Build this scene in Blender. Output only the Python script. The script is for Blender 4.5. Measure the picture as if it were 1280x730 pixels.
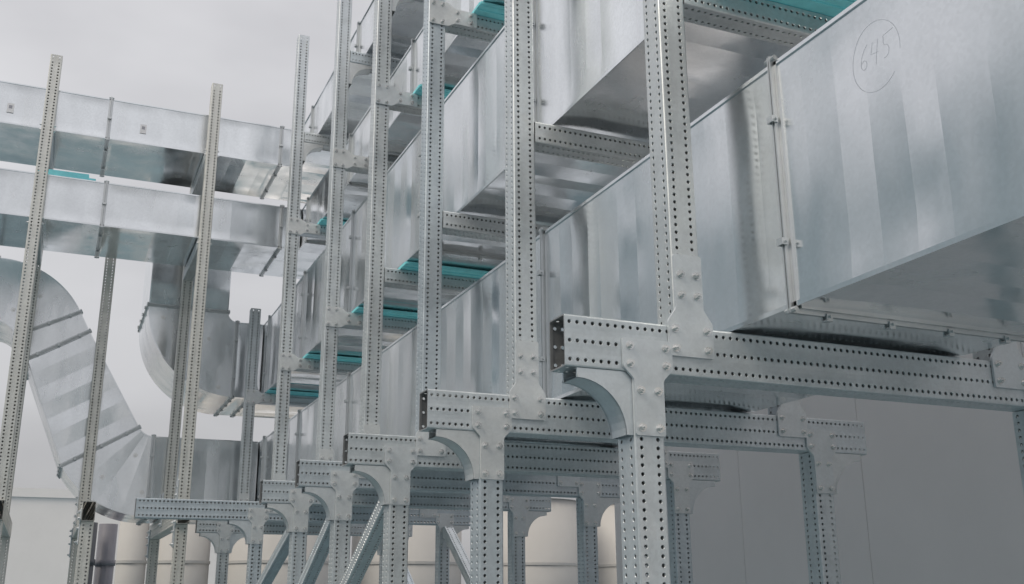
import bpy, math, random
import numpy as np
from mathutils import Matrix, Vector

# ------------------------------------------------------------------ camera, sky, sun, exposure
for o in list(bpy.data.objects): bpy.data.objects.remove(o)
scn = bpy.context.scene
COL = scn.collection
EYE = 1.5                                    # eye height above the ground

YAW, PITCH, ROLL = 0.4103, 0.2869, -0.006
def camera():
    cy, sy, cp, sp = math.cos(YAW), math.sin(YAW), math.cos(PITCH), math.sin(PITCH)
    fwd = Vector((sy*cp, cy*cp, sp)); right = Vector((cy, -sy, 0)); up = right.cross(fwd)
    r = right*math.cos(ROLL) + up*math.sin(ROLL); u = up*math.cos(ROLL) - right*math.sin(ROLL)
    cam = bpy.data.cameras.new('camera'); ob = bpy.data.objects.new('camera', cam); COL.objects.link(ob)
    m = Matrix((r, u, -fwd)).transposed().to_4x4(); m.translation = (0, 0, EYE)
    ob.matrix_world = m
    cam.sensor_width = 36; cam.lens = 36*1308.5/1280; cam.clip_start = .05; cam.clip_end = 3000
    scn.camera = ob
camera()

SUN_EL, SUN_AZ = math.radians(48), math.radians(-112)     # azimuth measured from +Y towards +X
def world():
    w = bpy.data.worlds.new('World'); scn.world = w; w.use_nodes = True
    nt = w.node_tree; nt.nodes.clear(); N = nt.nodes.new; L = nt.links.new
    out = N('ShaderNodeOutputWorld'); bg = N('ShaderNodeBackground'); bg.inputs[1].default_value = .077
    sky = N('ShaderNodeTexSky'); sky.sky_type = 'NISHITA'; sky.sun_disc = False
    sky.sun_elevation = SUN_EL; sky.sun_rotation = SUN_AZ; sky.dust_density = 4; sky.air_density = 1.2
    tc = N('ShaderNodeTexCoord'); mp = N('ShaderNodeMapping'); mp.inputs['Scale'].default_value = (1, 1, 2.2)
    nz = N('ShaderNodeTexNoise'); nz.inputs['Scale'].default_value = 1.7; nz.inputs['Detail'].default_value = 5; nz.inputs['Roughness'].default_value = .5
    cr = N('ShaderNodeValToRGB'); e = cr.color_ramp.elements
    e[0].position = .33; e[0].color = (4.35, 4.31, 4.48, 1); e[1].position = .67; e[1].color = (7.0, 6.96, 7.12, 1)
    mx = N('ShaderNodeMixRGB'); mx.inputs[0].default_value = .9
    L(tc.outputs['Generated'], mp.inputs[0]); L(mp.outputs[0], nz.inputs[0]); L(nz.outputs[0], cr.inputs[0])
    # overcast sky: cloud luminance rises towards the zenith
    sx = N('ShaderNodeSeparateXYZ'); L(tc.outputs['Generated'], sx.inputs[0])
    el = N('ShaderNodeMapRange'); el.inputs[1].default_value = 0; el.inputs[2].default_value = 1; el.inputs[3].default_value = .80; el.inputs[4].default_value = 1.75; L(sx.outputs[2], el.inputs[0])
    sc = N('ShaderNodeVectorMath'); sc.operation = 'SCALE'; L(cr.outputs[0], sc.inputs[0]); L(el.outputs[0], sc.inputs['Scale'])
    L(sky.outputs[0], mx.inputs[1]); L(sc.outputs[0], mx.inputs[2]); L(mx.outputs[0], bg.inputs[0]); L(bg.outputs[0], out.inputs[0])
world()
def sun():
    s = bpy.data.lights.new('sun', 'SUN'); s.energy = 1.5; s.angle = math.radians(28); s.color = (1, .90, .76)
    o = bpy.data.objects.new('sun', s); COL.objects.link(o)
    d = Vector((math.sin(SUN_AZ)*math.cos(SUN_EL), math.cos(SUN_AZ)*math.cos(SUN_EL), math.sin(SUN_EL)))
    o.rotation_euler = d.to_track_quat('Z', 'Y').to_euler()
sun()
vs = scn.view_settings
vs.view_transform = 'Standard'; vs.look = 'None'; vs.gamma = 1; vs.use_curve_mapping = False; vs.exposure = .29

# ------------------------------------------------------------------ materials
MATS = {}
def material(name, color, metallic=0., rough=.5, var=.1, rvar=.06, scale=6., stretch=(1, 1, 1), spangle=0., bump=0., bscale=40., smudge=0., smcol=(.2, .2, .19), tone=0., inside=None):
    m = bpy.data.materials.new(name); m.use_nodes = True; nt = m.node_tree; N = nt.nodes.new; L = nt.links.new
    b = nt.nodes['Principled BSDF']; b.inputs['Metallic'].default_value = metallic
    geo = N('ShaderNodeNewGeometry'); mp = N('ShaderNodeMapping'); mp.inputs['Scale'].default_value = stretch
    L(geo.outputs['Position'], mp.inputs[0])
    nz = N('ShaderNodeTexNoise'); nz.inputs['Scale'].default_value = scale; nz.inputs['Detail'].default_value = 6; nz.inputs['Roughness'].default_value = .6
    L(mp.outputs[0], nz.inputs[0])
    mr = N('ShaderNodeMapRange'); mr.inputs[1].default_value = .25; mr.inputs[2].default_value = .75; mr.inputs[3].default_value = 1-var; mr.inputs[4].default_value = 1+var
    L(nz.outputs[0], mr.inputs[0])
    last = mr.outputs[0]
    if spangle:
        vo = N('ShaderNodeTexVoronoi'); vo.inputs['Scale'].default_value = 95; L(geo.outputs['Position'], vo.inputs['Vector'])
        sp = N('ShaderNodeSeparateColor'); L(vo.outputs['Color'], sp.inputs[0])
        m2 = N('ShaderNodeMapRange'); m2.inputs[3].default_value = 1-spangle; m2.inputs[4].default_value = 1+spangle; L(sp.outputs[0], m2.inputs[0])
        mu = N('ShaderNodeMath'); mu.operation = 'MULTIPLY'; L(last, mu.inputs[0]); L(m2.outputs[0], mu.inputs[1]); last = mu.outputs[0]
    vm = N('ShaderNodeVectorMath'); vm.operation = 'SCALE'; vm.inputs[0].default_value = color; L(last, vm.inputs['Scale'])
    colout = vm.outputs[0]
    if smudge:
        n3 = N('ShaderNodeTexNoise'); n3.inputs['Scale'].default_value = 3.1; n3.inputs['Detail'].default_value = 8; n3.inputs['Roughness'].default_value = .7
        L(geo.outputs['Position'], n3.inputs[0])
        r3 = N('ShaderNodeMapRange'); r3.inputs[1].default_value = .58; r3.inputs[2].default_value = .75; r3.inputs[3].default_value = 0; r3.inputs[4].default_value = smudge; L(n3.outputs[0], r3.inputs[0])
        mx = N('ShaderNodeMixRGB'); mx.inputs[2].default_value = (*smcol, 1); L(r3.outputs[0], mx.inputs[0]); L(colout, mx.inputs[1]); colout = mx.outputs[0]
    if tone:                                    # each piece comes from its own batch of zinc
        oi = N('ShaderNodeObjectInfo'); rt = N('ShaderNodeValToRGB'); el = rt.color_ramp.elements
        el[0].color = (1-tone, 1-tone*.75, 1-tone*.55, 1); el[1].color = (1, 1, 1, 1); k = el.new(.5); k.color = (1-tone*.25, 1-tone*.35, 1-tone*.5, 1)
        L(oi.outputs['Random'], rt.inputs[0]); mt = N('ShaderNodeMixRGB'); mt.blend_type = 'MULTIPLY'; mt.inputs[0].default_value = 1; L(colout, mt.inputs[1]); L(rt.outputs[0], mt.inputs[2]); colout = mt.outputs[0]
    if inside:                                  # darkened inner faces: shade painted into the hollow so holes read dark
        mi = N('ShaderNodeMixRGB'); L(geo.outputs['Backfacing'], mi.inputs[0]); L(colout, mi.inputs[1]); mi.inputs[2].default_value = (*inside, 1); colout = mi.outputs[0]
    L(colout, b.inputs['Base Color'])
    n2 = N('ShaderNodeTexNoise'); n2.inputs['Scale'].default_value = scale*1.7; n2.inputs['Detail'].default_value = 4; L(mp.outputs[0], n2.inputs[0])
    rr = N('ShaderNodeMapRange'); rr.inputs[1].default_value = .3; rr.inputs[2].default_value = .7; rr.inputs[3].default_value = max(.02, rough-rvar); rr.inputs[4].default_value = rough+rvar
    L(n2.outputs[0], rr.inputs[0]); L(rr.outputs[0], b.inputs['Roughness'])
    if bump:
        nb = N('ShaderNodeTexNoise'); nb.inputs['Scale'].default_value = bscale; nb.inputs['Detail'].default_value = 3; L(geo.outputs['Position'], nb.inputs[0])
        bp = N('ShaderNodeBump'); bp.inputs['Strength'].default_value = bump; bp.inputs['Distance'].default_value = .01; L(nb.outputs[0], bp.inputs['Height']); L(bp.outputs[0], b.inputs['Normal'])
    MATS[name] = m
    return m
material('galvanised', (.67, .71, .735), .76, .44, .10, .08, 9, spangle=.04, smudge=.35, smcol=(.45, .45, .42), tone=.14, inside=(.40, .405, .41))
material('galvanised_warm', (.74, .725, .68), .66, .46, .10, .08, 9, spangle=.04, smudge=.35, smcol=(.5, .49, .45), tone=.08, inside=(.36, .355, .34))  # warmer beige tone than plain galvanised, for the left frames
material('plate', (.74, .765, .78), .66, .42, .07, .07, 14, spangle=.03,  smudge=.3, smcol=(.5, .5, .48), tone=.10)
material('bolt', (.80, .80, .79), .95, .26, .08)
material('duct_sheet', (.84, .865, .88), 1., .20, .07, .10, 3.2, (1, 1, .35), spangle=.03, bump=.006, bscale=9, smudge=.2, smcol=(.62, .64, .645))
material('flange_steel', (.66, .68, .69), .9, .4, .08)
material('teal_foam', (.26, .80, .87), 0, .5, .12, scale=14, smudge=.3, smcol=(.3, .55, .57))
material('sticker_paper', (.80, .80, .83), 0, .6, .04)
material('print_ink', (.35, .35, .4), 0, .6, .04)
material('pencil', (.735, .755, .78), 1., .38, .1)
material('white_cladding', (.84, .82, .81), 0, .5, .03, scale=1.5)
material('grey_cladding', (.88, .84, .845), 0, .5, .04, scale=1.2, smudge=.12, smcol=(.78, .745, .75))
material('added_hall_cladding', (.53, .61, .635), 0, .5, .06, scale=.6)
material('cream_paint', (.51, .50, .485), 0, .75, .05, scale=2.)
material('dark_paint', (.13, .135, .15), .1, .45, .1)
material('lilac_paint', (.28, .275, .31), .1, .45, .06)
material('concrete', (.16, .225, .25), 0, .85, .16, scale=.8, bump=.2, bscale=25, smudge=.4, smcol=(.17, .24, .27))

# ------------------------------------------------------------------ helpers
def mesh(name, v, f, mat, smooth=None):
    me = bpy.data.meshes.new(name); me.from_pydata([tuple(p) for p in v], [], f); me.materials.append(MATS[mat])
    if smooth is not None: me.polygons.foreach_set('use_smooth', smooth if not isinstance(smooth, bool) else [smooth]*len(f))
    me.update(); return me
def put(name, me, parent=None, loc=(0, 0, 0), rot=None, world=True):
    """link an object; loc is a world position (z above the ground); rot a 3x3 matrix"""
    o = bpy.data.objects.new(name, me); COL.objects.link(o)
    m = (rot.to_4x4() if rot is not None else Matrix.Identity(4)); m.translation = Vector(loc)
    if parent is not None:
        o.parent = parent
        m = WORLD[parent.name].inverted() @ m
    WORLD[o.name] = (WORLD[parent.name] @ m) if parent is not None else m
    o.matrix_local = m if parent is not None else m
    return o
WORLD = {}
def thing(name, label, cat, loc, group=None):
    o = put(name, None, None, loc); o.empty_display_size = .2
    o['label'] = label; o['category'] = cat
    if group: o['group'] = group
    return o
def tag(o, label, cat, group=None):
    o['label'] = label; o['category'] = cat
    if group: o['group'] = group
    return o
def Z(z): return z + EYE                     # heights measured from the eye -> world
class B:
    def __init__(s): s.v = []; s.f = []
    def box(s, x0, x1, y0, y1, z0, z1):
        n = len(s.v); s.v += [(x, y, z) for x in (x0, x1) for y in (y0, y1) for z in (z0, z1)]
        s.f += [tuple(n+i for i in q) for q in ((0, 1, 3, 2), (4, 6, 7, 5), (0, 4, 5, 1), (2, 3, 7, 6), (0, 2, 6, 4), (1, 5, 7, 3))]
        return s
    def cyl(s, p, axis, r, l, n=10, r2=None, rot=0.):
        a = Vector(axis).normalized(); u = a.orthogonal().normalized(); w = a.cross(u); p = Vector(p); k = len(s.v); r2 = r if r2 is None else r2
        for q, rr in ((0, r), (l, r2)):
            for i in range(n):
                t = rot + 2*math.pi*i/n; s.v.append(tuple(p + a*q + (u*math.cos(t) + w*math.sin(t))*rr))
        s.f += [(k+i, k+(i+1) % n, k+n+(i+1) % n, k+n+i) for i in range(n)]
        s.f += [tuple(k+i for i in reversed(range(n))), tuple(k+n+i for i in range(n))]
        return s
    def prism(s, poly, y0, y1):               # polygon in XZ extruded along Y
        n = len(poly); k = len(s.v)
        s.v += [(x, y0, z) for x, z in poly] + [(x, y1, z) for x, z in poly]
        s.f += [tuple(range(k, k+n)), tuple(range(k+2*n-1, k+n-1, -1))]
        s.f += [(k+i, k+n+i, k+n+(i+1) % n, k+(i+1) % n) for i in range(n)]
        return s
    def mesh(s, name, mat, smooth=None): return mesh(name, s.v, s.f, mat, smooth)

# perforated square tube: axis along local Z (0..L), a = local X width, b = local Y width
def perforated(name, L, a, b, rows_front, rows_side, PITCH_H=.025, hole=.0056, mat='galvanised'):
    V = []; F = []
    rc = .006; cw = hole+.0029; ro, ri = hole+.0011, hole
    ang = [math.radians(22.5+45*k) for k in range(8)]
    n = int((L-.004)/PITCH_H); z0 = (L-n*PITCH_H)/2
    base = []
    base += [(-cw, -PITCH_H/2, 0), (cw, -PITCH_H/2, 0), (cw, PITCH_H/2, 0), (-cw, PITCH_H/2, 0)]
    base += [(ro*math.cos(t), ro*math.sin(t), 0) for t in ang] + [(ri*math.cos(t), ri*math.sin(t), -.0016) for t in ang] + [(ri*math.cos(t), ri*math.sin(t), -.0045) for t in ang]
    o = lambda k: 4 + k % 8
    cf = [(2, 3, o(2), o(1)), (3, 0, o(4), o(3)), (0, 1, o(6), o(5)), (1, 2, o(0), o(7)), (2, o(1), o(0)), (3, o(3), o(2)), (0, o(5), o(4)), (1, o(7), o(6))]
    for k in range(8):
        cf.append((4+k, 4+(k+1) % 8, 12+(k+1) % 8, 12+k)); cf.append((12+k, 12+(k+1) % 8, 20+(k+1) % 8, 20+k))
    base = np.array(base)
    def face(W, dist, tdir, ndir, rows):
        ts = [(k-(rows-1)/2)*(.05 if rows == 2 else W*.36) for k in range(rows)]
        if rows == 2: ts = [-W*.27, W*.27]
        P = lambda t, z, d: (tdir[0]*t+ndir[0]*(dist+d), tdir[1]*t+ndir[1]*(dist+d), z)
        def quad(t0, d0, t1, d1, za, zb):
            k = len(V); V.extend([P(t0, za, d0), P(t1, za, d1), P(t1, zb, d1), P(t0, zb, d0)]); F.append((k, k+1, k+2, k+3))
        edge = -W/2+rc
        for i, t in enumerate(ts):
            if i == 0: quad(edge, 0, t-cw, 0, 0, L)
            else:
                g0 = ts[i-1]+cw; g1 = t-cw; m = (g1-g0)*.3; dd = -.0006
                quad(g0, 0, g0+m, dd, 0, L); quad(g0+m, dd, g1-m, dd, 0, L); quad(g1-m, dd, g1, 0, 0, L)
            quad(t-cw, 0, t+cw, 0, 0, z0); quad(t-cw, 0, t+cw, 0, L-z0, L)
            for j in range(n):
                zc = z0+PITCH_H*(j+.5); k = len(V)
                V.extend([P(t+q[0], zc+q[1], q[2]) for q in base]); F.extend([tuple(k+i for i in q) for q in cf])
        quad(ts[-1]+cw, 0, W/2-rc, 0, 0, L)
    face(a, b/2, (1, 0), (0, -1), rows_front); face(a, b/2, (-1, 0), (0, 1), rows_front)
    face(b, a/2, (0, -1), (-1, 0), rows_side); face(b, a/2, (0, 1), (1, 0), rows_side)
    # rounded corners and end rims
    out = []
    for sx, sy, t0 in ((1, 1, 0), (-1, 1, 90), (-1, -1, 180), (1, -1, 270)):
        arc = []
        for q in range(4):
            t = math.radians(t0+30*q); arc.append((sx*(a/2-rc)+rc*math.cos(t), sy*(b/2-rc)+rc*math.sin(t)))
        for p, q in zip(arc, arc[1:]):
            k = len(V); V.extend([(p[0], p[1], 0), (q[0], q[1], 0), (q[0], q[1], L), (p[0], p[1], L)]); F.append((k, k+1, k+2, k+3))
        out += arc
    for z in (0, L):
        k = len(V); m = len(out); V.extend([(x, y, z) for x, y in out] + [(x*(1-.009/a), y*(1-.009/b), z) for x, y in out])
        F.extend([(k+i, k+(i+1) % m, k+m+(i+1) % m, k+m+i) for i in range(m)])
        zi = .01 if z == 0 else L-.01        # the lip inside the open end
        k2 = len(V); V.extend([(x*(1-.009/a), y*(1-.009/b), zi) for x, y in out])
        F.extend([(k+m+i, k+m+(i+1) % m, k2+(i+1) % m, k2+i) for i in range(m)])
    return mesh(name, V, F, mat)
UP = Matrix.Identity(3)
ALONG_X = Matrix(((0, 0, 1), (0, 1, 0), (-1, 0, 0)))      # local Z -> world X, local X -> world -Z
ALONG_Y = Matrix(((1, 0, 0), (0, 0, 1), (0, -1, 0)))      # local Z -> world Y, local Y -> world -Z
W = .1
TUBES = {}
def tube(L, kind, heavy=False):
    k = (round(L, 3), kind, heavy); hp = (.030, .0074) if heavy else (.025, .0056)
    if heavy == 2: hp += ('galvanised_warm',)
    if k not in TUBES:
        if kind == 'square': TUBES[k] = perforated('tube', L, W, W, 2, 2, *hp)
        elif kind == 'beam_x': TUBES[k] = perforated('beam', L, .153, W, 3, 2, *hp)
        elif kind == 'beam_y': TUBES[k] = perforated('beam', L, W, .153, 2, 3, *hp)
    return TUBES[k]

# plates and bolts -------------------------------------------------
PT = .0095
def bolt_mesh(head=.0094):
    b = B(); b.cyl((0, 0, 0), (0, -1, 0), head*1.35, .0028, 14); b.cyl((0, -.0028, 0), (0, -1, 0), head, .011, 6, head*.96)
    b.cyl((0, -.0138, 0), (0, -1, 0), head*.48, .006, 8); return b.mesh('bolt', 'bolt')
BOLT = bolt_mesh()
def rounded(poly, r=.006):
    out = []
    n = len(poly)
    for i in range(n):
        p = Vector(poly[i]); a = Vector(poly[i-1]); c = Vector(poly[(i+1) % n])
        d1 = (a-p).normalized(); d2 = (c-p).normalized()
        rr = min(r, (a-p).length*.4, (c-p).length*.4)
        out += [tuple(p+d1*rr), tuple(p+(d1+d2)*rr*.3), tuple(p+d2*rr)]
    return out
def plate_mesh(poly): 
    b = B(); b.prism(rounded(poly), -PT, 0); return b.mesh('plate', 'plate')
# column head plate: origin = column axis, beam underside level
T_POLY = [(-.083, .098), (.083, .098), (.083, .012), (.049, -.022), (.049, -.185), (-.049, -.185), (-.049, -.022), (-.083, .012)]
T_BOLTS = [(-.06, .075), (.06, .075), (-.06, .022), (.06, .022), (-.029, -.055), (.029, -.055), (-.029, -.163), (.029, -.163)]
# post foot plate: origin = post axis, beam top level
U_POLY = [(-.078, -.095), (.078, -.095), (.078, .012), (.049, .052), (.049, .225), (-.049, .225), (-.049, .052), (-.078, .012)]
U_BOLTS = [(-.056, -.072), (.056, -.072), (-.056, -.012), (.056, -.012), (-.028, .095), (.028, .095), (-.028, .16), (.028, .16)]
# level gusset: origin = post axis, crossbeam underside level, arm to +X
G_POLY = [(-.048, -.02), (.06, -.02), (.10, .004), (.235, .004), (.235, .098), (.10, .098), (.06, .128), (-.048, .128)]
G_BOLTS = [(-.028, 0), (.028, 0), (-.028, .108), (.028, .108), (.12, .028), (.2, .028), (.12, .078), (.2, .078)]
T_PLATE, U_PLATE, G_PLATE = plate_mesh(T_POLY), plate_mesh(U_POLY), plate_mesh(G_POLY)
G_PLATE_R = plate_mesh([(-x, z) for x, z in reversed(G_POLY)])
ROT_L = Matrix(((0, 1, 0), (-1, 0, 0), (0, 0, 1)))         # plate facing -X instead of -Y : local x -> world -y, local y -> world x
def plate(me, bolts, parent, loc, rot=None, flip=1):
    p = put('gusset_plate', me, parent, loc, rot)
    R3 = rot if rot is not None else UP
    for x, z in bolts:
        put('bolt', BOLT, p, Vector(loc) + R3 @ Vector((x*flip, -PT+.0005, z)), R3 @ Matrix.Rotation(random.uniform(0, 1), 3, 'Y'))
    return p
def bracket_mesh(sx):
    b = B(); R0 = .165; n = 12; arc = []
    for i in range(n+1):
        t = math.pi/2*i/n                    # concave arc, centre out at the lower outer corner
        arc.append((-(R0+.012) + R0*math.sin(t)*.94, -(R0+.018) + R0*math.cos(t)*.94))
    poly = [(0, 0), (0, -R0-.018), (arc[-1][0], -R0-.018)] + list(reversed(arc)) + [(-(R0+.012), 0)]
    poly = [(x*sx, z) for x, z in poly]
    if sx < 0: poly = list(reversed(poly))
    b.prism(poly, .004, .010); b.prism(poly, W-.010, W-.004)
    k = len(b.v)
    for (x, z) in arc:
        dx, dz = x+(R0+.012), z+(R0+.018); l = math.hypot(dx, dz) or 1
        for off in (0, .007):
            for y in (.001, W-.001): b.v.append(((x+dx/l*off)*sx, y, z+dz/l*off))
    for i in range(n):
        q = k+4*i
        b.f += [(q, q+1, q+5, q+4), (q+2, q+6, q+7, q+3), (q, q+4, q+6, q+2), (q+1, q+3, q+7, q+5)]
    return b.mesh('bracket', 'plate')
BRACKET = {1: bracket_mesh(1), -1: bracket_mesh(-1)}

random.seed(4)
# ------------------------------------------------------------------ ground
g = B(); g.v = [(-400, -400, 0), (400, -400, 0), (400, 400, 0), (-400, 400, 0)]; g.f = [(0, 1, 2, 3)]
gr = put('ground', g.mesh('ground', 'concrete')); gr['kind'] = 'structure'

# ------------------------------------------------------------------ support frames across the long duct run
FY = [2.589, 3.781, 4.9575, 6.033, 7.157, 8.754, 10.45]
XL, XR, XC, XCR, XP, XPR = 1.288, 3.421, 1.5537, 3.158, 1.707, 3.005      # beam ends, column axes, post axes
ZB, ZT = .635, .788
LEV = [1.906, 3.135, 4.01]                                                # undersides of the cross beams
POST_TOP = 5.084
ORD = ['nearest', 'second nearest', 'third', 'fourth', 'fifth', 'sixth', 'farthest']
FLABEL = ['nearest perforated steel portal frame carrying the ducts, front and centre right',
          'second perforated steel portal frame behind the nearest one',
          'third perforated steel portal frame of the duct row, counted from the camera',
          'fourth perforated steel portal frame of the duct row, counted from the camera',
          'fifth perforated steel portal frame of the duct row, counted from the camera',
          'sixth perforated steel portal frame, with the long main beam reaching out left',
          'farthest portal frame of the duct row, with short posts under the elbow']
for i, y in enumerate(FY):
    yc = y+W/2; xl = .609 if i == 5 else XL
    f = thing('support_frame', FLABEL[i], 'steel frame', (XC, yc, 0), 'portal frames across the duct run')
    put('main_beam', tube(XR-xl, 'beam_x', i > 4), f, (xl, yc, Z((ZB+ZT)/2)), ALONG_X)
    top = 2.87 if i == 6 else POST_TOP
    for s, xc, xp in ((1, XC, XP), (-1, XCR, XPR)):
        put('column', tube(EYE+ZB-.002, 'square', i > 4), f, (xc, yc, 0.0))
        put('post', tube(top-ZT-.003, 'square', i > 4), f, (xp, yc, Z(ZT)+.003))
        plate(T_PLATE, T_BOLTS, f, (xc, y-.001, Z(ZB)))
        plate(U_PLATE, U_BOLTS, f, (xp, y-.001-.0002, Z(ZT)))
        put('bracket', BRACKET[s], f, (xc-s*W/2, y, Z(ZB)-.001))
        if i == 6: put('bracket', BRACKET[-s], f, (xc+s*W/2, y, Z(ZB)-.001))
    for l, z in enumerate(LEV):
        if i == 6 and l > 0: continue
        put('cross_beam', tube(XPR-XP-W-.004, 'square'), f, (XP+W/2+.002, yc, Z(z)+W/2), ALONG_X)
        gus = (l == 0 and i >= 4) or (l == 1 and i >= 2) or (l == 2 and i in (0, 1, 2))
        if gus:
            plate(G_PLATE, G_BOLTS, f, (XP, y-.001, Z(z)))
            plate(G_PLATE_R, G_BOLTS, f, (XPR, y-.001, Z(z)), None, -1)
        if l == 2:
            put('bracket', BRACKET[-1], f, (XP+W/2, y, Z(z)-.001)); put('bracket', BRACKET[1], f, (XPR-W/2, y, Z(z)-.001))

# frames across the runs going off to the left: beams run away from the camera
SIDE = [(-.385, 9.30, 9.4, True, 'perforated steel frame at the left edge, its tall post in front of the ducts'),
        (.286, 9.2, 9.25, False, 'perforated steel frame with open square beam end, under the slanting duct'),
        (1.035, 9.30, 9.4, True, 'perforated steel frame with tall post just left of the sixth portal frame')]
for x, yb, yf, tall, lab in SIDE:
    f = thing('support_frame', lab, 'steel frame', (x, yf+W/2, 0), 'frames across the left duct runs')
    put('main_beam', tube(11.95-yb, 'beam_y', 2), f, (x, yb, Z((ZB+ZT)/2)), ALONG_Y)
    for yy in (yf+W/2, 11.80):
        put('column', tube(EYE+ZB-.002, 'square', 2), f, (x, yy, 0))
        for sx in (1,):
            plate(T_PLATE, T_BOLTS, f, (x-W/2-.001, yy, Z(ZB)), ROT_L)
    if tall:
        put('post', tube(4.76-ZT-.003, 'square', 2), f, (x, yf+W/2, Z(ZT)+.003))
        plate(U_PLATE, U_BOLTS, f, (x-W/2-.001, yf+W/2, Z(ZT)), ROT_L)
        for z in LEV[1:]:
            put('cross_beam', tube(10.62-yf-W-.004, 'square'), f, (x, yf+W+.002, Z(z)+W/2), ALONG_Y)
            for sx in (-1, 1):
                for dz in (.025, .075):
                    put('bolt', BOLT, f, (x+sx*(W/2), yf+W*.5, Z(z)+dz), ROT_L if sx < 0 else ROT_L.transposed())
    put('post', tube((4.76 if tall else 3.45)-ZT-.003, 'square', 2), f, (x, 10.67, Z(ZT)+.003))
    plate(U_PLATE, U_BOLTS, f, (x-W/2-.001, 10.67, Z(ZT)), ROT_L)

# diagonal braces between neighbouring frames
def brace(x, y0, z0, y1, z1, label):
    p = Vector((x, y0, Z(z0))); q = Vector((x, y1, Z(z1))); d = (q-p); a = math.atan2(d.z, d.y)
    R3 = Matrix.Rotation(a, 3, 'X') @ ALONG_Y
    me = perforated('brace', d.length, .08, .08, 2, 2)
    t = thing('diagonal_brace', label, 'brace', p, 'diagonal braces between the frames')
    put('strut', me, t, p, R3)
    b = B(); b.box(-.03, .03, -.035, .05, -.07, .03); pm = b.mesh('shoe', 'plate')
    put('end_shoe', pm, t, p); put('end_shoe', pm, t, q + Vector((0, 0, .02)))
names_l = {2: 'third and fourth', 3: 'fourth and fifth', 4: 'fifth and sixth'}
for i in (2, 3, 4):
    brace(XC+.005, FY[i]+W+.06, .50, FY[i+1]-.05, .02, 'diagonal brace between the left columns of the %s frames' % names_l[i])
brace(XCR, FY[5]+.02-.1, .585, FY[4]+W+.05, -.42, 'dark diagonal brace rising to the right column of the sixth frame')
brace(XCR, FY[6]-.1, .585, FY[5]+W+.05, -.42, 'dark diagonal brace rising to the right column of the farthest frame')

# ------------------------------------------------------------------ sheet metal ducts
def pleats(L, rng, wid=.125):
    n = max(1, round(L/wid)); ys = [L*k/n for k in range(n+1)]
    for k in range(1, n): ys[k] += rng.uniform(-.25, .25)*L/n
    return ys
def creases(n, rng, amp):
    """depth of each fold line as a function of the height fraction: sheets are never pressed quite evenly"""
    out = []; d = rng.uniform(.3, .7)*amp; up = rng.choice((-1, 1))
    for k in range(n):
        c = (d, rng.uniform(-.22, .22)*amp, rng.uniform(-.16, .16)*amp, rng.uniform(0, 6.3))
        out.append(lambda t, c=c: c[0]+c[1]*(t-.5)*2+c[2]*math.sin(5*t+c[3]))
        d2 = d+up*rng.uniform(.15, .9)*amp
        if not 0 <= d2 <= amp: d2 = rng.uniform(0, amp)
        up = (1 if d2 < d else -1) if rng.random() < .75 else (1 if d2 > d else -1); d = d2
    return out
AMP = .0074
def section_mesh(L, w, h, seed, wid=.125, amp=None):
    """box duct, axis local Y (0..L), x 0..w, z 0..h; each side pressed into pleats, with folded corner seams"""
    rng = random.Random(seed); V = []; F = []; S = []; amp = amp or AMP
    ys = pleats(L, rng, wid)
    depth = []                                  # left side: depth of the sheet at (y, t)
    def side(org, tdir, ndir, H):
        fns = []
        m = 12; ny = 5; cr = creases(len(ys), rng, amp*(1.6 if tdir[0] else 1))
        for k in range(len(ys)-1):
            q = len(V); bul = rng.uniform(-.0003, .0005); b2 = rng.uniform(-.0003, .0003); p2 = rng.uniform(0, 6)
            fns.append((ys[k], ys[k+1], lambda u, t, k=k, cr=cr, bul=bul, b2=b2, p2=p2: (cr[k](t)*(1-u)+cr[k+1](t)*u+(bul+b2*math.sin(4*t+p2))*4*u*(1-u)+.002)*min(1, 7*min(t, 1-t))))
            for j in range(ny):
                u = j/(ny-1); y = ys[k]+(ys[k+1]-ys[k])*u
                for i in range(m+1):
                    t = i/m; env = min(1, 7*min(t, 1-t))
                    e2 = 1 if 0 < j+k and (j < ny-1 or k < len(ys)-2) else 0
                    d = (cr[k](t)*(1-u)+cr[k+1](t)*u+(bul+b2*math.sin(4*t+p2))*4*u*(1-u)+.002)*env*e2
                    V.append((org[0]+tdir[0]*t*H-ndir[0]*d, y, org[2]+tdir[2]*t*H-ndir[2]*d))
            for j in range(ny-1):
                for i in range(m):
                    F.append((q+j*(m+1)+i, q+j*(m+1)+i+1, q+(j+1)*(m+1)+i+1, q+(j+1)*(m+1)+i)); S.append(True)
        depth.append(fns)
    for org, td, nd, H, k in (((0, 0, 0), (0, 0, 1), (-1, 0, 0), h, 0), ((0, 0, 0), (1, 0, 0), (0, 0, -1), w, 1), ((w, 0, 0), (0, 0, 1), (1, 0, 0), h, 2), ((0, 0, h), (1, 0, 0), (0, 0, 1), w, 3)):
        side(org, td, nd, H)
    b = B()
    e = .005
    for x0, x1, z0, z1 in ((-e, .0005, .0, .014), (-e, .0005, h-.012, h), (w-.0005, w+e, 0, .014), (w-.0005, w+e, h-.012, h)):
        b.box(x0, x1, .002, L-.002, z0, z1)
    k = len(V); V += b.v; F += [tuple(k+i for i in q) for q in b.f]; S += [False]*len(b.f)
    return mesh('duct_section', V, F, 'duct_sheet', S), depth[0]
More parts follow.
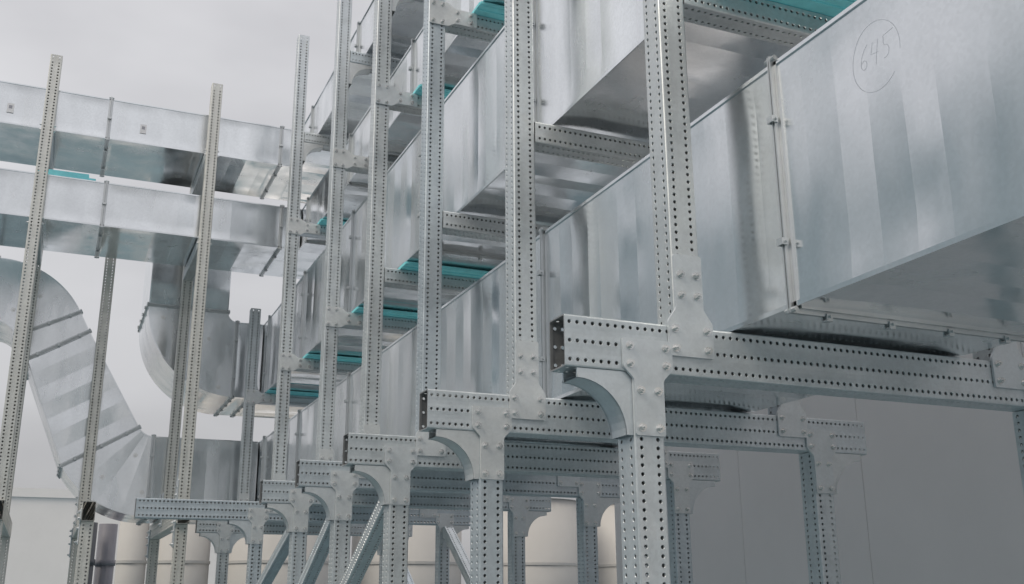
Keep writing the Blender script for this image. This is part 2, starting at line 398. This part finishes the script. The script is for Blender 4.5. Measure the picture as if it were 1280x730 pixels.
def ring_mesh(w, h, proud=.018, t=.0055, gap=.0016):
    b = B()
    for y0, y1 in ((-gap-t, -gap), (gap, gap+t)):
        b.box(-proud, 0, y0, y1, -proud, h+proud); b.box(w, w+proud, y0, y1, -proud, h+proud)
        b.box(.0002, w-.0002, y0, y1, -proud, 0); b.box(.0002, w-.0002, y0, y1, h, h+proud)
    for y0, y1 in ((-.019, -gap-t-.0002), (gap+t+.0002, .019)):               # the turned-in feet of the profile, lying on the sheet
        b.box(-.005, .0122, y0, y1, 0, h); b.box(w-.0122, w+.005, y0, y1, 0, h); b.box(.0125, w-.0125, y0, y1, -.0052, .022)
    for x in (-proud*.5, w+proud*.5):
        for z in (-proud*.5, h+proud*.5): b.cyl((x, -.022, z), (0, 1, 0), .008, .044, 8)
    return b.mesh('flange', 'flange_steel')
def clamp_mesh():
    b = B(); b.box(-.029, -.010, -.013, -.0080, -.010, .010); b.box(-.029, -.010, .0080, .013, -.010, .010); b.box(-.032, -.0285, -.013, .013, -.010, .010)
    b.cyl((-.019, -.020, 0), (0, 1, 0), .0045, .040, 6); return b.mesh('clamp', 'flange_steel')
CLAMP = clamp_mesh()
RX = Matrix(((0, -1, 0), (1, 0, 0), (0, 0, 1)))            # duct axis local Y -> world -X, local X -> world +Y
RZ = Matrix(((0, 0, 1), (1, 0, 0), (0, 1, 0)))             # duct axis local Y -> world +Z, local X -> world +Y, local Z -> world +X
RINGS = {}
def flange(parent, loc, R3, w, h, nside=2, nbot=4):
    k = (round(w, 3), round(h, 3))
    if k not in RINGS: RINGS[k] = ring_mesh(w, h)
    p = put('flange', RINGS[k], parent, loc, R3)
    o = Vector(loc)
    for i in range(nside): put('clamp', CLAMP, p, o + R3 @ Vector((0, 0, h*(i+.5)/nside)), R3)
    Rb = R3 @ Matrix.Rotation(math.radians(-90), 3, 'Y')
    for i in range(nbot): put('clamp', CLAMP, p, o + R3 @ Vector((w*(i+.5)/nbot, 0, 0)), Rb)
    return p
def run(parent, org, R3, w, h, cuts, seed, caps=True, wid=.125, flanges=None):
    """sections between the cut positions along the axis, with a flange at every inner cut"""
    o = Vector(org); prof = []
    for i, (a, b) in enumerate(zip(cuts, cuts[1:])):
        me, st = section_mesh(b-a, w, h, seed+i, wid)
        put('duct_section', me, parent, o + R3 @ Vector((0, a, 0)), R3); prof.append((a, st))
    for c in (cuts[1:-1] if flanges is None else flanges):
        flange(parent, o + R3 @ Vector((0, c, 0)), R3, w, h, 2 if h > .6 else 1, 4 if h > .6 else 2)
    return prof
def sweep_mesh(pairs, y0, y1, strips, seed, amp=.005):
    """duct whose section is swept in the XZ plane: pairs of (inner point, outer point)"""
    rng = random.Random(seed); V = []; F = []; S = []; n = len(pairs); m = 8
    per = max(1, (n-1)//strips); i = 0; prev = rng.uniform(0, amp)
    while i < n-1:
        j = min(n-1, i+per)
        if n-1-j < per*.5: j = n-1
        a = prev; bb = rng.uniform(0, amp) if abs(prev-amp/2) < amp*.15 else (rng.uniform(0, amp*.3) if prev > amp/2 else rng.uniform(amp*.7, amp)); prev = bb
        for y, sg in ((y0, 1), (y1, -1)):
            q = len(V)
            for k in range(i, j+1):
                u = (k-i)/(j-i); p, r = pairs[k]
                for t in range(m+1):
                    s = t/m; env = min(1, 5*min(t, m-t)/m)
                    V.append((p[0]+(r[0]-p[0])*s, y+sg*((a+(bb-a)*u)*env + .0008*math.sin(4*s+k*.3)*env), p[1]+(r[1]-p[1])*s))
            for k in range(j-i):
                for t in range(m): F.append((q+k*(m+1)+t, q+k*(m+1)+t+1, q+(k+1)*(m+1)+t+1, q+(k+1)*(m+1)+t)); S.append(True)
        i = j
    for e in (0, 1):                          # inner and outer sheets
        q = len(V); ny = 6
        for k in range(n):
            for t in range(ny+1): V.append((pairs[k][e][0], y0+(y1-y0)*t/ny, pairs[k][e][1]))
        for k in range(n-1):
            for t in range(ny): F.append((q+k*(ny+1)+t, q+k*(ny+1)+t+1, q+(k+1)*(ny+1)+t+1, q+(k+1)*(ny+1)+t)); S.append(True)
        for y, sg in ((y0, -1), (y1, 1)):     # lock seam along the curved edge
            q = len(V)
            for k in range(n):
                o = Vector(pairs[k][e]); inn = (Vector(pairs[k][1-e])-o).normalized()*.012; pp = o+inn
                V += [(o.x, y+sg*.004, o.y), (pp.x, y+sg*.004, pp.y), (o.x, y, o.y), (pp.x, y, pp.y)]
            for k in range(n-1):
                c = q+4*k; F += [(c, c+4, c+5, c+1), (c, c+2, c+6, c+4), (c+1, c+5, c+7, c+3)]; S += [False]*3
    return mesh('duct_elbow', V, F, 'duct_sheet', S)
def arc_pairs(c, ri, ro, a0, a1, n=18):
    out = []
    for k in range(n+1):
        t = math.radians(a0+(a1-a0)*k/n); out.append(((c[0]+ri*math.cos(t), c[1]+ri*math.sin(t)), (c[0]+ro*math.cos(t), c[1]+ro*math.sin(t))))
    return out
def lerp_pairs(p, q, n):
    L2 = lambda a, b, t: (a[0]+(b[0]-a[0])*t, a[1]+(b[1]-a[1])*t)
    return [(L2(p[0], q[0], k/n), L2(p[1], q[1], k/n)) for k in range(n+1)]
def stud(parent, x, y, z):
    put('stud', STUD, parent, (x, y+.002, z))
STUD = B().cyl((0, 0, 0), (0, -1, 0), .022, .002, 14).cyl((0, -.002, 0), (0, -1, 0), .007, .012, 8).mesh('stud', 'bolt')

def zup(pairs): return [((a[0], Z(a[1])), (b[0], Z(b[1]))) for a, b in pairs]
def flange_slant(parent, pin, pout, y0, depth, nside=3):
    """flange ring on a section whose in-plane edge runs from pin to pout"""
    a = Vector((pin[0], 0, Z(pin[1]))); b = Vector((pout[0], 0, Z(pout[1]))); zd = (b-a); h = zd.length; zd.normalize()
    xd = Vector((0, 1, 0)); yd = zd.cross(xd)
    R3 = Matrix((xd, yd, zd)).transposed()
    flange(parent, (a.x, y0, a.z), R3, depth, h, nside, 3)

# ---- lowest duct
D1X, D1B, D1T = 1.87, ZT+.004, 1.561
D1Y, D1D = 10.75, .92
d1 = thing('air_duct', 'lowest galvanised sheet metal duct, lying on the main beams, pencilled 645, with slanting end', 'duct', (D1X+.46, 2.0, Z(D1B)), 'stacked galvanised air ducts')
cuts = [-.8, .70, 2.30, 3.94, 5.58, 7.22, 8.86, 10.45, D1Y+D1D]
prof1 = run(d1, (D1X, 0, Z(D1B)), UP, .92, D1T-D1B, cuts, 11)
run(d1, (D1X-.004, D1Y, Z(D1B)), RX, D1D, D1T-D1B, [0, .14, D1X-.856], 40, flanges=[.14, D1X-.856])
c1 = (.852, D1T+.167); ri, ro = .167, .167+D1T-D1B
put('duct_elbow', sweep_mesh(zup(arc_pairs(c1, ri, ro, 270, 270-58.7, 20)), D1Y, D1Y+D1D, 4, 50), d1)
t0 = math.radians(270-58.7); e1 = ((c1[0]+ri*math.cos(t0), c1[1]+ri*math.sin(t0)), (c1[0]+ro*math.cos(t0), c1[1]+ro*math.sin(t0)))
c2 = (-.70, 2.335); r2i, r2o = .25, .867; t1 = math.atan2(.465, .886)
f1 = ((c2[0]+r2o*math.cos(t1), c2[1]+r2o*math.sin(t1)), (c2[0]+r2i*math.cos(t1), c2[1]+r2i*math.sin(t1)))
f2 = ((.167, 2.554), (-.360, 2.229))
put('duct_section', sweep_mesh(zup(lerp_pairs(e1, f2, 28)), D1Y, D1Y+D1D, 7, 51, .012), d1)
put('duct_section', sweep_mesh(zup(lerp_pairs(f2, f1, 4)), D1Y, D1Y+D1D, 1, 52), d1)
put('duct_elbow', sweep_mesh(zup(arc_pairs(c2, r2o, r2i, math.degrees(t1), 90, 20)), D1Y, D1Y+D1D, 3, 53), d1)
run(d1, (c2[0], D1Y, Z(c2[1]+r2i)), RX, D1D, r2o-r2i, [0, .02, 1.5, 3.0], 54)
for a, b in ((e1[1], e1[0]), (f2[1], f2[0]), (f1[1], f1[0])): flange_slant(d1, a, b, D1Y, D1D)
for x, z in ((.79, 1.02), (.70, 1.37), (.42, 1.15), (-.31, 2.86), (-.53, 2.7)): stud(d1, x, D1Y, Z(z))

# ---- second duct, ends in an elbow turning up
D2B, D2T = 2.028, 2.822; D2Y, D2D = 10.9, 1.15
d2 = thing('air_duct', 'second duct from below, ending far left in an elbow that turns upward', 'duct', (D1X+.5, 2.0, Z(D2B)), 'stacked galvanised air ducts')
run(d2, (D1X, 0, Z(D2B)), UP, 1.0, D2T-D2B, [-.8, .72, 2.36, 4.0, 5.64, 7.28, 8.92, 10.56, D2Y+D2D], 70)
run(d2, (D1X-.004, D2Y, Z(D2B)), RX, D2D, D2T-D2B, [0, D1X-1.594-.004], 80, flanges=[.09, D1X-1.594-.004])
c3 = (1.594, D2T+.1); ri3, ro3 = .1, .1+D2T-D2B
put('duct_elbow', sweep_mesh(zup(arc_pairs(c3, ri3, ro3, 270, 180, 24)), D2Y, D2Y+D2D, 3, 81), d2)
run(d2, (c3[0]-ro3, D2Y, Z(c3[1])), RZ, D2D, ro3-ri3, [0, .98], 82, flanges=[.0])
for x, z in ((1.1, 2.35), (1.32, 2.62), (.85, 2.8), (1.45, 2.12)): stud(d2, x, D2Y, Z(z))

# ---- third and fourth ducts, turning the corner and running off to the left
D3X, D3B, D3T, D3Y, DD = 1.942, 3.255, 3.675, 9.592, .93
d3 = thing('air_duct', 'third duct from below, turning the corner and running off left below the top one', 'duct', (D3X+.46, 2, Z(D3B)), 'stacked galvanised air ducts')
run(d3, (D3X, 0, Z(D3B)), UP, .92, D3T-D3B, [-.8, 1.2, 2.84, 4.48, 6.12, 7.76, 9.3, D3Y+DD], 100)
run(d3, (D3X-.004, D3Y, Z(D3B)), RX, DD, D3T-D3B, [0, .19, 1.785, 3.38, 4.98], 120, wid=.16)
D4X, D4B, D4T, D4Y = 1.897, 4.13, 4.535, 9.655
d4 = thing('air_duct', 'topmost duct of the stack, turning the corner and running off left against the sky', 'duct', (D4X+.46, 2, Z(D4B)), 'stacked galvanised air ducts')
run(d4, (D4X, 0, Z(D4B)), UP, .92, D4T-D4B, [-.8, .9, 2.54, 4.18, 5.82, 7.46, 9.1, D4Y+DD], 140)
run(d4, (D4X-.004, D4Y, Z(D4B)), RX, DD, D4T-D4B, [0, .18, 1.775, 3.37, 4.97], 160, wid=.16)
# stickers on the top duct
sm = B().box(-.028, .028, -.0015, 0, -.045, .045).mesh('sticker', 'sticker_paper'); sp = B().box(-.014, .014, -.0022, -.0016, -.005, .025).mesh('print', 'print_ink')
for x in (-.716, .421):
    s = put('sticker', sm, d4, (x, D4Y-.0012, Z(4.285))); put('print', sp, s, (x, D4Y-.0012, Z(4.285)))

# pencilled number in a circle on the lowest duct
def pencil():
    a0, fns = prof1[1]; rows = 12               # the section it is written on
    def surf(y, z):
        t = (z-D1B)/(D1T-D1B); i = min(rows-1, int(t*rows)); f = t*rows-i
        for y0, y1, fn in fns:
            if y0 <= y-a0 <= y1:
                u = (y-a0-y0)/(y1-y0); return fn(u, i/rows)*(1-f)+fn(u, (i+1)/rows)*f
        return 0
    def pt(y, z): return (D1X+surf(y, z)-.0004, y, Z(z))
    segs = []
    cy, cz, r = 1.892, 1.378, .105
    circ = [(cy+.088*math.cos(t*math.pi/30), cz+.098*math.sin(t*math.pi/30)) for t in range(-22, 33)]
    segs.append(circ)
    def ch(pts, oy, s=.050): segs.append([(oy-s*u, cz+.012+s*1.3*(v-.5)) for u, v in pts])
    ch([(.75, 1.05), (.45, .85), (.2, .5), (.15, .2), (.3, .02), (.55, .05), (.62, .3), (.45, .45), (.22, .35)], cy+.064)
    ch([(.35, 1.), (.15, .5), (.7, .45)], cy+.024); ch([(.75, 1.), (.55, .4), (.45, -.05)], cy+.024)
    ch([(.3, .98), (.25, .55), (.5, .55), (.65, .3), (.5, .03), (.2, .0)], cy-.018); ch([(.3, .98), (1.05, 1.04)], cy-.018)
    V = []; F = []; hw = .0008
    for s in segs:
        # smooth the stroke
        for _ in range(2 if len(s) < 40 and len(s) > 3 else 0):
            q = [s[0]]
            for p, r2 in zip(s, s[1:]): q += [(p[0]*.75+r2[0]*.25, p[1]*.75+r2[1]*.25), (p[0]*.25+r2[0]*.75, p[1]*.25+r2[1]*.75)]
            s = q+[s[-1]]
        k = len(V)
        for i, p in enumerate(s):
            a = Vector(s[max(0, i-1)]); b = Vector(s[min(len(s)-1, i+1)]); d = (b-a).normalized(); nrm = Vector((-d.y, d.x))
            for sg in (-1, 1): q = Vector(p)+nrm*hw*sg; V.append(pt(q.x, q.y))
        F += [(k+2*i, k+2*i+1, k+2*i+3, k+2*i+2) for i in range(len(s)-1)]
    put('handwriting', mesh('handwriting', V, F, 'pencil'), d1)
pencil()

# ------------------------------------------------------------------ teal pads under the ducts
def pad(frame, level, label):
    y = FY[frame]; z = Z(LEV[level]+W)
    x0 = D1X-.012 if level == 0 else D3X-.02
    b = B(); b.box(0, .95, -.10, .10, .001, .019); b.box(.004, .95, -.116, -.1015, .004, .018); b.box(.004, .95, -.06, -.05, -.006, .0005)
    tag(put('foam_pad', b.mesh('foam_pad', 'teal_foam'), None, (x0, y, z)), label, 'pad', 'teal pads under the ducts')
OR = ['nearest', 'second', 'third', 'fourth', 'fifth', 'sixth', 'farthest']
for i in (0, 3, 4, 5, 6): pad(i, 0, 'teal foam pad under the second duct on the cross beam of the %s portal frame' % OR[i])
for i in (2, 3, 5): pad(i, 1, 'teal foam pad under the third duct on the cross beam of the %s portal frame' % OR[i])
b = B(); b.box(0, .50, 0, .09, 0, .024); b.box(.0, .44, .0, .014, .0245, .06)
tag(put('foam_strip', b.mesh('foam_strip', 'teal_foam'), None, (-.42, D3Y+.05, Z(D3T)+.012), Matrix.Rotation(math.radians(-6), 3, 'Y') @ Matrix.Rotation(math.radians(14), 3, 'Z')), 'loose teal foam strip lying on the left run of the third duct', 'foam strip')

# ------------------------------------------------------------------ surroundings
def clad(name, label, cat, x0, x1, y0, y1, h, pw, mat, faces, coping=None, phase=None):
    t = thing(name, label, cat, ((x0+x1)/2, (y0+y1)/2, 0))
    put('core', B().box(x0+.012, x1-.012, y0+.012, y1-.012, 0, h-.02).mesh('core', mat), t)
    for fc in faces:
        lo, hi = (y0, y1) if fc in '-X+X' and fc[1] == 'X' else (x0, x1)
        js = [lo] + [j for j in ((phase or lo)+pw*k for k in range(-40, 40)) if lo+.2 < j < hi-.2] + [hi]
        for a, c in zip(js, js[1:]):
            a += .0022; c -= .0022
            if fc == '-X': q = B().box(x0, x0+.0118, a, c, .05, h)
            elif fc == '+X': q = B().box(x1-.0118, x1, a, c, .05, h)
            elif fc == '-Y': q = B().box(a, c, y0, y0+.0118, .05, h)
            else: q = B().box(a, c, y1-.0118, y1, .05, h)
            put('panel', q.mesh('panel', mat), t)
    if coping: put('coping', B().box(x0-.05, x1+.05, y0-.05, y1+.05, h-coping+.002, h+.01).mesh('coping', mat), t)
    return t
clad('hall', 'grey panelled hall wall behind the right-hand columns', 'building', 4.4, 16, -5, 7.96, 5.6, 1.23, 'grey_cladding', ['-X', '+Y'], None, 6.15)
clad('building', 'low white panelled building far behind at the lower left', 'building', -9, 6, 30, 44, Z(2.85), 2.4, 'white_cladding', ['-Y'], .22, .0)
clad('hall', 'pale hall added out of view on the left, only to be mirrored in the duct sides', 'building', -30, -9, -6, 20, 9.2, 2.2, 'added_hall_cladding', ['+X'], .3)  # added out of view, only to give the duct sides something to reflect

def tank(x, y, r, h, label):
    t = thing('storage_tank', label, 'tank', (x, y, 0), 'cream storage tanks')
    n = 40; b = B().cyl((0, 0, .0), (0, 0, 1), r, h, n)
    put('shell', b.mesh('shell', 'cream_paint', [True]*n+[False]*2), t, (x, y, 0))
    b = B().cyl((0, 0, 0), (0, 0, 1), r+.03, .06, n, r+.03).cyl((0, 0, .06), (0, 0, 1), r*.98, .16, n, r*.25)
    put('lid', b.mesh('lid', 'white_cladding', False), t, (x, y, h))
    for z in (.9, 2.05):
        b = B(); k = []
        for i in range(n):
            for rr, dz in ((r+.001, -.02), (r+.014, -.02), (r+.014, .02), (r+.001, .02)):
                a = 2*math.pi*i/n; b.v.append((rr*math.cos(a), rr*math.sin(a), dz))
        for i in range(n):
            for j in range(4): b.f.append((4*i+j, 4*((i+1) % n)+j, 4*((i+1) % n)+(j+1) % 4, 4*i+(j+1) % 4))
        put('band', b.mesh('band', 'cream_paint'), t, (x, y, z))
for k, (x, r, h, lab) in enumerate(((1.12, .2, 2.9, 'slim cream tank behind the slanting duct, leftmost and narrowest of the tanks'), (1.8, .38, 2.9, 'cream tank seen left of the sixth portal frame'),
        (3.2, .85, 3.0, 'cream tank behind the left columns of the fifth and sixth frames'), (5.15, .85, 3.0, 'cream tank behind the dark diagonal brace'),
        (7.2, .85, 3.05, 'cream tank seen between the right columns of the fourth and fifth frames'), (9.3, .85, 3.05, 'cream tank beside the corner of the grey hall, rightmost of the tanks'))):
    tank(x, 16, r, h, lab)
def pipe(x, y, r, h, mat, label):
    t = thing('vertical_pipe', label, 'pipe', (x, y, 0)); n = 20
    put('tube', B().cyl((0, 0, 0), (0, 0, 1), r, h, n).mesh('tube', mat, [True]*n+[False]*2), t, (x, y, 0))
    for z in (.5, 1.9): put('collar', B().cyl((0, 0, 0), (0, 0, 1), r+.012, .06, n).mesh('collar', mat, [True]*n+[False]*2), t, (x, y, z))
pipe(.42, 12.6, .08, 2.35, 'dark_paint', 'dark vertical pipe right of the open beam end, left one of the pair')
pipe(.62, 12.8, .10, 2.35, 'lilac_paint', 'grey vertical pipe beside the leftmost cream tank')
pipe(5.9, 14.2, .09, 2.9, 'lilac_paint', 'grey vertical pipe behind the right column of the fifth frame')
